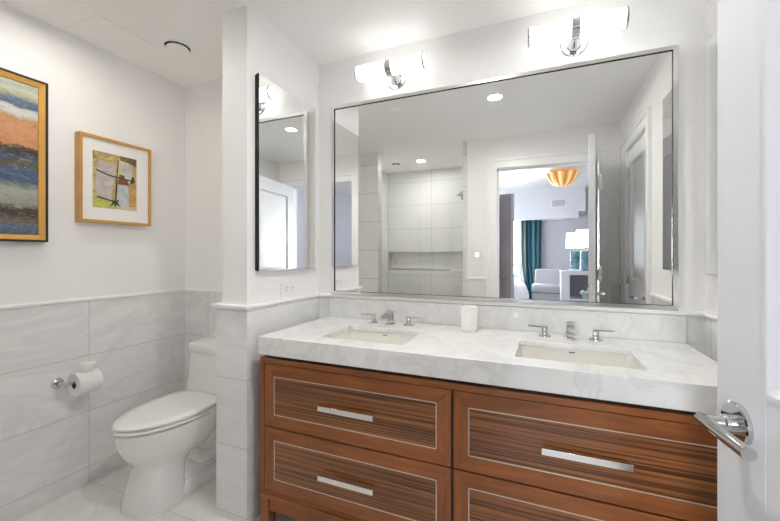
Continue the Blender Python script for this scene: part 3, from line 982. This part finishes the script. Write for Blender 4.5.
# ================================================================== PAPER HOLDER
ph = thing('paper_holder', 'chrome toilet paper holder on the tiled alcove wall', 'paper holder', (XA + 0.008, -0.82, 0.592))
h = MB().lathe([(0.026, 0.0), (0.026, 0.005), (0.018, 0.009), (0.012, 0.014), (0.0095, 0.055), (0.012, 0.070), (0.010, 0.082)], (XA + 0.008, -0.822, 0.592), (1, 0, 0), 24)
h.tube([(XA + 0.078, -0.822, 0.592), (XA + 0.080, -0.80, 0.591), (XA + 0.080, -0.66, 0.591)], [0.010, 0.0085, 0.0085], 16)
h.build('arm', M['chrome'], ph)
tp = thing('toilet_paper', 'white toilet paper roll with a folded tip on the chrome holder', 'toilet paper', (XA + 0.080, -0.733, 0.578))
R0, R1 = 0.0195, 0.060
c = (XA + 0.080, -0.786, 0.580)
MB().lathe([(R0, 0.001), (R0 + 0.002, 0.0), (R1 - 0.002, 0.0), (R1, 0.002), (R1, 0.103), (R1 - 0.002, 0.105), (R0 + 0.002, 0.105), (R0, 0.104)], c, (0, 1, 0), 48, False, False).build('roll', M['paper'], tp)
MB().lathe([(R0, 0.104), (R0, 0.001)], c, (0, 1, 0), 32, False, False).build('core', M['core'], tp)
fan = MB()
rg = []
for k, (s, zz) in enumerate(((0.030, 0.636), (0.037, 0.648), (0.040, 0.664), (0.038, 0.676), (0.029, 0.683), (0.012, 0.679))):
    rg.append([(c[0] + 0.006 + s * 0.9 * math.cos(2 * PI * i / 28) * (1 + 0.04 * math.cos(8 * 2 * PI * i / 28)), -0.727 + s * math.sin(2 * PI * i / 28) * (1 + 0.04 * math.cos(8 * 2 * PI * i / 28)), zz) for i in range(28)])
fan.loft(rg).build('folded_tip', M['paper'], tp)


# ================================================================== PICTURES ON THE LEFT WALL
def brush(name, stops, amp, freq=(1, 3.2, 10)):
    t = NT(name)
    p, ax = t.local()
    n = t.noise(t.scaled(p, freq), 1.4, 5, 0.6, 0.4)
    f = t.math('ADD', ax['z'], t.math('MULTIPLY', t.math('SUBTRACT', n, 0.5), amp))
    c = t.ramp(f, stops)
    g = t.noise(t.scaled(p, (1, 10, 34)), 2.0, 5, 0.65)
    c2 = t.mix(t.ramp(g, [(0.35, (0, 0, 0)), (0.75, (0.55, 0.55, 0.55))]), c, (0.62, 0.60, 0.52), 'MIX')
    c3 = t.mix(t.ramp(g, [(0.25, (0.8, 0.8, 0.8)), (0.48, (0, 0, 0))]), c2, (0.04, 0.045, 0.06), 'MIX')
    t.set(Base_Color=c3, Roughness=0.5)
    t.bump(g, 0.3, 0.002)
    return t.m


PZ0, PZ1, PY1 = 1.310, 2.092, -0.873
PY0 = PY1 - 0.80
pa = thing('painting', 'abstract landscape painting in gold frame with black edge, leftmost on the wall', 'painting', (XA, (PY0 + PY1) / 2, PZ0), 'framed art on the left wall')


def pic_frame(y0, y1, z0, z1, x0, x1, w, mi_side=0):
    m = MB()

    def r(d, x):
        return [(x, y0 + d, z0 + d), (x, y1 - d, z0 + d), (x, y1 - d, z1 - d), (x, y0 + d, z1 - d)]
    m.loft([r(0, x0), r(0, x1), r(w, x1), r(w, x0 + 0.004)], False, False)
    return m


pic_frame(PY0, PY1, PZ0, PZ1, XA + 0.001, XA + 0.042, 0.008).build('edge', M['blackwood'], pa, smooth=False)
m = MB()


def r2(d, x):
    return [(x, PY0 + d, PZ0 + d), (x, PY1 - d, PZ0 + d), (x, PY1 - d, PZ1 - d), (x, PY0 + d, PZ1 - d)]


m.loft([r2(0.008, XA + 0.036), r2(0.010, XA + 0.040), r2(0.031, XA + 0.030), r2(0.033, XA + 0.022)], False, False)
m.build('frame', M['gold'], pa, smooth=False)
HP = PZ1 - PZ0
art = [(0.0, (0.07, 0.10, 0.17)), (0.05, (0.10, 0.15, 0.24)), (0.10, (0.16, 0.12, 0.07)), (0.145, (0.05, 0.035, 0.025)), (0.18, (0.07, 0.05, 0.03)), (0.20, (0.30, 0.30, 0.26)), (0.29, (0.40, 0.42, 0.36)),
       (0.33, (0.22, 0.25, 0.20)), (0.355, (0.05, 0.10, 0.20)), (0.42, (0.06, 0.11, 0.22)), (0.46, (0.12, 0.09, 0.03)), (0.50, (0.06, 0.09, 0.16)), (0.54, (0.05, 0.03, 0.02)), (0.575, (0.10, 0.06, 0.03)), (0.59, (0.62, 0.27, 0.11)),
       (0.70, (0.66, 0.31, 0.14)), (0.755, (0.55, 0.30, 0.10)), (0.79, (0.66, 0.66, 0.62)), (0.825, (0.62, 0.64, 0.64)), (0.845, (0.08, 0.12, 0.20)), (0.885, (0.13, 0.17, 0.26)), (0.90, (0.32, 0.35, 0.24)), (0.94, (0.55, 0.56, 0.40)), (0.965, (0.38, 0.45, 0.42)), (1.0, (0.66, 0.66, 0.48))]


def brush_z(name, stops, z0, h, amp):
    # a ramp holds 32 stops; heights are measured up the canvas
    t = NT(name)
    p, ax = t.pos()
    n = t.noise(t.scaled(p, (1, 5.0, 9)), 1.6, 8, 0.68, 1.6)
    f0 = t.math('DIVIDE', t.math('SUBTRACT', ax['z'], z0), h)
    f = t.math('ADD', f0, t.math('MULTIPLY', t.math('SUBTRACT', n, 0.5), amp))
    c = t.ramp(f, stops)
    g = t.noise(t.scaled(p, (1, 14, 30)), 2.2, 8, 0.7, 1.2)
    c2 = t.mix(t.ramp(g, [(0.50, (0, 0, 0)), (0.78, (0.6, 0.6, 0.6))]), c, (0.50, 0.47, 0.40))
    c3 = t.mix(t.ramp(g, [(0.24, (0.75, 0.75, 0.75)), (0.46, (0, 0, 0))]), c2, (0.04, 0.045, 0.06))
    t.set(Base_Color=c3, Roughness=0.5)
    t.bump(g, 0.3, 0.002)
    return t.m


MB().box((XA + 0.004, PY0 + 0.030, PZ0 + 0.030), (XA + 0.024, PY1 - 0.030, PZ1 - 0.030)).build('canvas', brush_z('landscape_paint', art, PZ0 + 0.03, HP - 0.06, 0.12), pa)

QY0, QY1, QZ0, QZ1 = -0.742, -0.358, 1.424, 1.899
pb = thing('painting', 'small abstract painting with white mat in golden wood frame above the toilet', 'painting', (XA, (QY0 + QY1) / 2, QZ0), 'framed art on the left wall')
pic_frame(QY0, QY1, QZ0, QZ1, XA + 0.001, XA + 0.045, 0.015).build('frame', M['oak'], pb, smooth=False)
MB().box((XA + 0.004, QY0 + 0.013, QZ0 + 0.013), (XA + 0.036, QY1 - 0.013, QZ1 - 0.013)).build('mat_board', M['mat'], pb)
ay0, ay1, az0, az1 = -0.676, -0.443, 1.508, 1.818


def blot(name, col, var=0.25):
    t = NT(name)
    p, _ = t.pos()
    n = t.noise(t.scaled(p, (1, 14, 16)), 1.6, 6, 0.65, 0.8)
    a = tuple(c * (1 - var) for c in col)
    b = tuple(min(1, c * (1 + var)) for c in col)
    t.set(Base_Color=t.ramp(n, [(0.3, a), (0.7, b)]), Roughness=0.6)
    return t.m


AC = [blot('art_ochre', (0.55, 0.40, 0.16), 0.45), blot('art_pinkgrey', (0.52, 0.46, 0.43)), blot('art_cream', (0.62, 0.55, 0.42)), blot('art_ink', (0.06, 0.06, 0.06)),
      blot('art_rust', (0.24, 0.08, 0.04), 0.4), blot('art_paleblue', (0.50, 0.55, 0.55)), blot('art_orange', (0.62, 0.33, 0.10)), blot('art_lime', (0.48, 0.52, 0.12)), blot('art_olive', (0.20, 0.15, 0.06), 0.4)]
am = MB()
patches = [(0, [(0, 0), (1, 0), (1, 1), (0, 1)]), (7, [(0, 0.02), (0.5, 0.0), (0.62, 0.13), (0.35, 0.2), (0, 0.27)]), (8, [(0, 0.86), (0.5, 0.9), (1, 0.86), (1, 1), (0, 1)]),
           (0, [(0.02, 0.9), (0.2, 0.84), (0.6, 0.92), (0.6, 1), (0.02, 1)]), (1, [(0.08, 0.19), (0.40, 0.15), (0.46, 0.55), (0.50, 0.80), (0.12, 0.86), (0.06, 0.5)]), (2, [(0.52, 0.56), (0.88, 0.5), (0.90, 0.88), (0.58, 0.92)]),
           (2, [(0.5, 0.0), (0.98, 0.0), (0.98, 0.10), (0.55, 0.14)]), (5, [(0.50, 0.08), (0.86, 0.06), (0.80, 0.46), (0.56, 0.46)]), (6, [(0.82, 0.06), (0.97, 0.08), (0.96, 0.55), (0.80, 0.44)]),
           (4, [(0.55, 0.47), (0.80, 0.48), (0.76, 0.63), (0.58, 0.66)]), (5, [(0.70, 0.60), (0.80, 0.56), (0.84, 0.80), (0.74, 0.86)]), (3, [(0.475, 0.04), (0.50, 0.05), (0.535, 0.5), (0.565, 0.9), (0.55, 0.9), (0.51, 0.5)]),
           (3, [(0.06, 0.66), (0.30, 0.60), (0.5, 0.58), (0.96, 0.555), (0.96, 0.58), (0.5, 0.60), (0.3, 0.622), (0.075, 0.68)]), (3, [(0.36, 0.04), (0.48, 0.10), (0.60, 0.05), (0.54, 0.13), (0.58, 0.18), (0.48, 0.15), (0.40, 0.17), (0.43, 0.11)]),
           (3, [(0.84, 0.50), (0.94, 0.54), (0.93, 0.66), (0.88, 0.64)]), (3, [(0.08, 0.18), (0.40, 0.135), (0.41, 0.155), (0.09, 0.205)])]
for k, (mi, poly) in enumerate(patches):
    am.mi = mi
    x1 = XA + 0.0366 + 0.0002 * k
    am.prism([(ay0 + p[0] * (ay1 - ay0), az0 + p[1] * (az1 - az0)) for p in poly], 'x', XA + 0.0355, x1)
am.build('artwork', AC, pb, smooth=False)

# ================================================================== OPEN BATHROOM DOOR
F2p = Vector((0.331, -1.055))
Pv = Vector((0.445, -1.922))
dirx = (F2p - Pv)
DL = dirx.length
ang = math.atan2(dirx.y, dirx.x)
dr = thing('bathroom_door', 'white panelled bathroom door standing open at the right of the vanity', 'door', (Pv.x, Pv.y, 0.0), rz=ang)
# local x runs from hinge to free edge; local +y is the camera-side (left) face at y = 0.044
DTK = 0.044
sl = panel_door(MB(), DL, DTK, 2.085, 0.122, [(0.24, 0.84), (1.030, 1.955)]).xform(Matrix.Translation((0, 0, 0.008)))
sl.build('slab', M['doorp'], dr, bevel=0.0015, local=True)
for side in (1, -1):
    yb = DTK if side == 1 else 0.0
    lever(MB(), (DL - 0.062, yb, 0.972), (0, side, 0), (-1, 0, 0), 0.048, 0.122, 0.035, 0.0098).build('lever', M['chrome'], dr, local=True)
MB().box((DL - 0.0005, 0.008, 0.90), (DL + 0.0012, 0.036, 1.04)).cyl((DL, 0.022, 0.972), (DL + 0.004, 0.022, 0.972), 0.009, n=16).build('latch_plate', M['nickel'], dr, local=True)
for z in (0.22, 1.07, 1.90):
    MB().cyl((0.002, -0.007, z - 0.048), (0.002, -0.007, z + 0.048), 0.0075, n=14).box((0.0, -0.004, z - 0.048), (0.034, 0.0005, z + 0.048)).build('hinge', M['nickel'], dr, local=True)

inv = (Matrix.Translation(dr.location) @ Matrix.Rotation(ang, 4, 'Z')).inverted()
for z in (0.22, 1.07, 1.90):
    MB().box((Pv.x + 0.006, FW + 0.0135, z - 0.07), (Pv.x + 0.036, FW + 0.0165, z + 0.07)).xform(inv).build('hinge_leaf', M['nickel'], dr, local=True)

# ================================================================== BEDROOM FURNITURE (seen in the mirror)
M['teal'] = None
t = NT('striped_curtain')
p, ax = t.local()
u = t.math('FRACT', t.math('MULTIPLY', t.math('ADD', ax['x'], 1.0), 2.44))
t.set(Base_Color=t.ramp(u, [(0.0, (0.02, 0.10, 0.13)), (0.08, (0.03, 0.14, 0.19)), (0.20, (0.10, 0.22, 0.25)), (0.24, (0.015, 0.07, 0.12)), (0.36, (0.02, 0.10, 0.16)), (0.40, (0.30, 0.38, 0.30)), (0.50, (0.42, 0.42, 0.28)), (0.54, (0.02, 0.09, 0.15)),
                            (0.72, (0.012, 0.06, 0.11)), (0.78, (0.03, 0.15, 0.21)), (0.92, (0.07, 0.23, 0.27)), (1.0, (0.35, 0.36, 0.28))], 'LINEAR'), Roughness=0.85)
M['teal'] = t.m
cu = MB()
n = 72
rows = []
for z, sq, cx in ((0.02, 0.62, -0.20), (0.25, 0.68, -0.21), (0.6, 0.86, -0.24), (1.0, 0.96, -0.262), (1.5, 1.0, -0.267), (2.0, 1.0, -0.267)):
    rows.append([(cx + (i / n - 0.5) * 0.42 * sq, -6.83 + 0.035 * math.sin(i / n * 2 * PI * 5.0) + 0.008 * math.sin(i / n * 23), z) for i in range(n + 1)])
cu.loft(rows, False, False, closed=False)
co = cu.build('curtain', M['teal'], solid=0.004, angle=80)
tag(co, 'teal and navy striped curtain beside the bright bedroom window', 'curtain')

M['gold_bowl'] = None
t = NT('pleated_gold_bowl')
p, ax = t.local()
a = t.math('ARCTAN2', ax['y'], ax['x'])
f = t.math('FRACT', t.math('MULTIPLY', a, 9 / (2 * PI)))
d = t.math('ABSOLUTE', t.math('SUBTRACT', f, 0.5))
cc = t.ramp(d, [(0.05, (0.80, 0.60, 0.30)), (0.45, (0.36, 0.16, 0.025))])
t.set(Base_Color=cc, Roughness=0.35, Metallic=0.3, Emission_Color=t.ramp(d, [(0.03, (1.0, 0.66, 0.30)), (0.3, (0.60, 0.22, 0.04))]), Emission_Strength=0.4)
M['gold_bowl'] = t.m
fl = thing('ceiling_lamp', 'gold pleated bowl ceiling lamp lit in the bedroom', 'ceiling lamp', (0.283, -4.95, BZ))
rg = []
for r, z in ((0.03, -0.255), (0.09, -0.25), (0.15, -0.215), (0.195, -0.15), (0.225, -0.08), (0.24, -0.045)):
    rg.append([(0.283 + r * (1 + 0.05 * math.cos(18 * 2 * PI * i / 108)) * math.cos(2 * PI * i / 108), -4.95 + r * (1 + 0.05 * math.cos(18 * 2 * PI * i / 108)) * math.sin(2 * PI * i / 108), BZ + z) for i in range(108)])
MB().loft(rg, True, False).build('bowl', M['gold_bowl'], fl, solid=0.004)
MB().cyl((0.283, -4.95, BZ - 0.20), (0.283, -4.95, BZ), 0.05, n=24).build('canopy', M['gold'], fl)
MB().lathe([(0.0, -0.24), (0.02, -0.235), (0.03, -0.21)], (0.283, -4.95, BZ), (0, 0, 1), 24).build('finial', M['gold'], fl)
MB().lathe([(0.012, -0.16), (0.05, -0.13), (0.05, -0.09), (0.012, -0.075)], (0.283, -4.95, BZ), (0, 0, 1), 20).build('bulb', emit('ceiling_lamp_bulb', (1.0, 0.82, 0.6), BOWL_E), fl)

# soffit grille
gv = thing('air_grille', 'grey air grille on the white soffit over the curtain', 'vent', (0.28, -6.6, 2.31))
M['grille'] = plain('grey_grille', (0.45, 0.45, 0.47), 0.5)
MB().box((0.136, -6.600, 2.235), (0.42, -6.592, 2.39)).build('frame', M['trim'], gv, bevel=0.002)
g = MB()
for k in range(8):
    z = 2.248 + k * 0.017
    g.box((0.150, -6.594, z), (0.406, -6.586, z + 0.009))
g.build('louvre', M['grille'], gv)

# open white bedside console with teal lamps
M['lacquer'] = plain('white_lacquer', (0.80, 0.80, 0.81), 0.25, var=0.005)
M['greyback'] = plain('grey_back_panel', (0.33, 0.32, 0.325), 0.5, var=0.02)
cn = thing('console', 'white open console cabinet with grey interior in the bedroom', 'console', (0.75, -4.8, 0))
MB().box((0.25, -5.05, 0.0), (0.375, -4.6, 0.985)).box((1.15, -5.05, 0.0), (1.25, -4.6, 0.985)).box((0.249, -5.051, 0.925), (1.251, -4.599, 0.986)).box((0.375, -5.03, 0.001), (1.15, -4.6, 0.06)).build('frame', M['lacquer'], cn, bevel=0.002)
MB().box((0.374, -5.05, 0.06), (1.151, -5.02, 0.925)).build('back_panel', M['greyback'], cn)
MB().box((0.374, -5.02, 0.52), (1.151, -4.62, 0.545)).build('shelf', M['lacquer'], cn)
bx_ = MB().box((0.56, -4.85, 0.5455), (0.74, -4.67, 0.655)).build('storage_box', plain('pale_teal', (0.30, 0.50, 0.53), 0.5), None, bevel=0.006)
tag(bx_, 'pale teal box on the shelf of the white console', 'box')
t = NT('teal_lamp_glass')
p, ax = t.local()
t.set(Base_Color=t.ramp(t.noise(p, 9, 3), [(0.3, (0.03, 0.13, 0.17)), (0.7, (0.15, 0.34, 0.39))]), Roughness=0.08, Coat_Weight=0.6)
M['tealglass'] = t.m
M['shade_e'] = emit('lit_lamp_shade', (1.0, 0.93, 0.82), SHADE_E, (0.85, 0.83, 0.78))


def table_lamp(x, y, z, s, label):
    t_ = thing('table_lamp', label, 'table lamp', (x, y, z), 'teal glass bedroom lamps')
    MB().lathe([(0.062 * s, 0.0), (0.075 * s, 0.008), (0.080 * s, 0.05), (0.080 * s, 0.16), (0.074 * s, 0.172), (0.074 * s, 0.180), (0.080 * s, 0.19), (0.080 * s, 0.30), (0.070 * s, 0.325), (0.02, 0.335), (0.012, 0.345), (0.012, 0.40)], (x, y, z), (0, 0, 1), 36).build('base', M['tealglass'], t_)
    MB().lathe([(0.155 * s, 0.375), (0.135 * s, 0.655)], (x, y, z), (0, 0, 1), 40, False, False).build('shade', M['shade_e'], t_, solid=0.003)
    MB().lathe([(0.012, 0.40), (0.028, 0.44), (0.03, 0.49), (0.0, 0.52)], (x, y, z), (0, 0, 1), 16).build('bulb', M['seat'], t_)
    return t_


table_lamp(0.615, -4.78, 0.9855, 1.0, 'teal glass lamp with lit white shade, nearer of two on the bedroom console')
table_lamp(0.52, -5.62, 0.985, 1.0, 'teal glass lamp with lit white shade, farther one behind the console lamp')
sd = thing('side_table', 'white side table behind the console, holding the farther lamp', 'table', (0.75, -5.65, 0))
MB().box((0.42, -5.85, 0.945), (1.10, -5.42, 0.984)).build('top', M['lacquer'], sd, bevel=0.003)
for x in (0.45, 1.04):
    for y in (-5.83, -5.48):
        MB().box((x, y, 0), (x + 0.035, y + 0.035, 0.946)).build('leg', M['lacquer'], sd, bevel=0.002)

# slipper chair
M['fabric'] = plain('grey_upholstery', (0.50, 0.50, 0.525), 0.85, var=0.08, scale=60)
M['piping'] = plain('dark_piping', (0.12, 0.12, 0.14), 0.7)
ch = thing('slipper_chair', 'grey skirted slipper chair between the curtain and the console', 'chair', (0.08, -5.9, 0))
MB().loft([rrect(-0.21, 0.33, -6.20, -5.60, 0.01, 0.03), rrect(-0.205, 0.325, -6.20, -5.60, 0.50, 0.03), rrect(-0.20, 0.32, -6.19, -5.61, 0.53, 0.04)]).build('skirt', M['fabric'], ch)
MB().loft([rrect(-0.205, 0.325, -6.18, -5.595, 0.531, 0.05), rrect(-0.215, 0.335, -6.18, -5.585, 0.56, 0.06), rrect(-0.215, 0.335, -6.18, -5.585, 0.64, 0.06), rrect(-0.19, 0.31, -6.16, -5.61, 0.675, 0.06)]).build('seat_cushion', M['fabric'], ch)
MB().box((-0.213, -5.600, 0.523), (0.333, -5.588, 0.534)).build('piping', M['piping'], ch, bevel=0.003)
MB().prism([(-6.10, 0.5), (-6.10, 0.68), (-6.19, 0.93), (-6.24, 0.96), (-6.30, 0.93), (-6.24, 0.5)], 'x', -0.17, 0.36).build('backrest', M['fabric'], ch, bevel=0.03, segs=4)

# bed
bedm = plain('white_bedding', (0.82, 0.82, 0.84), 0.85, var=0.02)
be = thing('bed', 'white bed with rounded duvet by the bedroom window', 'bed', (-1.3, -5.3, 0))
MB().box((-2.2, -6.2, 0.0), (-0.42, -4.4, 0.32)).build('base', plain('grey_bed_base', (0.45, 0.44, 0.45), 0.8), be, bevel=0.01)
MB().box((-2.2, -6.2, 0.32), (-0.43, -4.4, 0.58)).build('mattress', bedm, be, bevel=0.06, segs=4)
du = MB()
rg = []
for y, s in ((-6.1, 0.9), (-5.9, 1.0), (-5.4, 1.03), (-4.9, 1.0), (-4.55, 0.97), (-4.42, 0.82)):
    ring = []
    for i in range(25):
        a = PI * i / 24
        ring.append((-1.32 + 1.04 * s * math.copysign(abs(math.cos(a)) ** 0.6, math.cos(a)), y, 0.28 + 0.55 * s * abs(math.sin(a)) ** 0.5 + 0.015 * math.sin(i * 1.7 + y * 6)))
    rg.append(ring)
du.loft(rg).build('duvet', bedm, be, angle=80)

# bedroom door
M['greywood'] = wood('grey_brown_wood', (0.30, 0.265, 0.275), (0.42, 0.38, 0.39), (14, 14, 2), rough=0.3, coat=0.3)
M['paleedge'] = plain('pale_door_edge', (0.55, 0.54, 0.56), 0.5)
bdx = thing('bedroom_door', 'grey brown bedroom door standing half open beyond the doorway', 'door', (-0.395, -3.225, 0), rz=math.radians(14))
m = MB()
m.box((-0.86, -0.022, 0.008), (0.0, 0.022, 2.045))
m.build('slab', M['greywood'], bdx, local=True, bevel=0.002)
MB().box((0.0, -0.0215, 0.009), (0.030, 0.0215, 2.044)).build('edge_strip', M['paleedge'], bdx, local=True)
lever(MB(), (-0.085, 0.022, 0.955), (0, 1, 0), (-1, 0, 0), 0.055, 0.11).build('lever', M['chrome'], bdx, local=True)
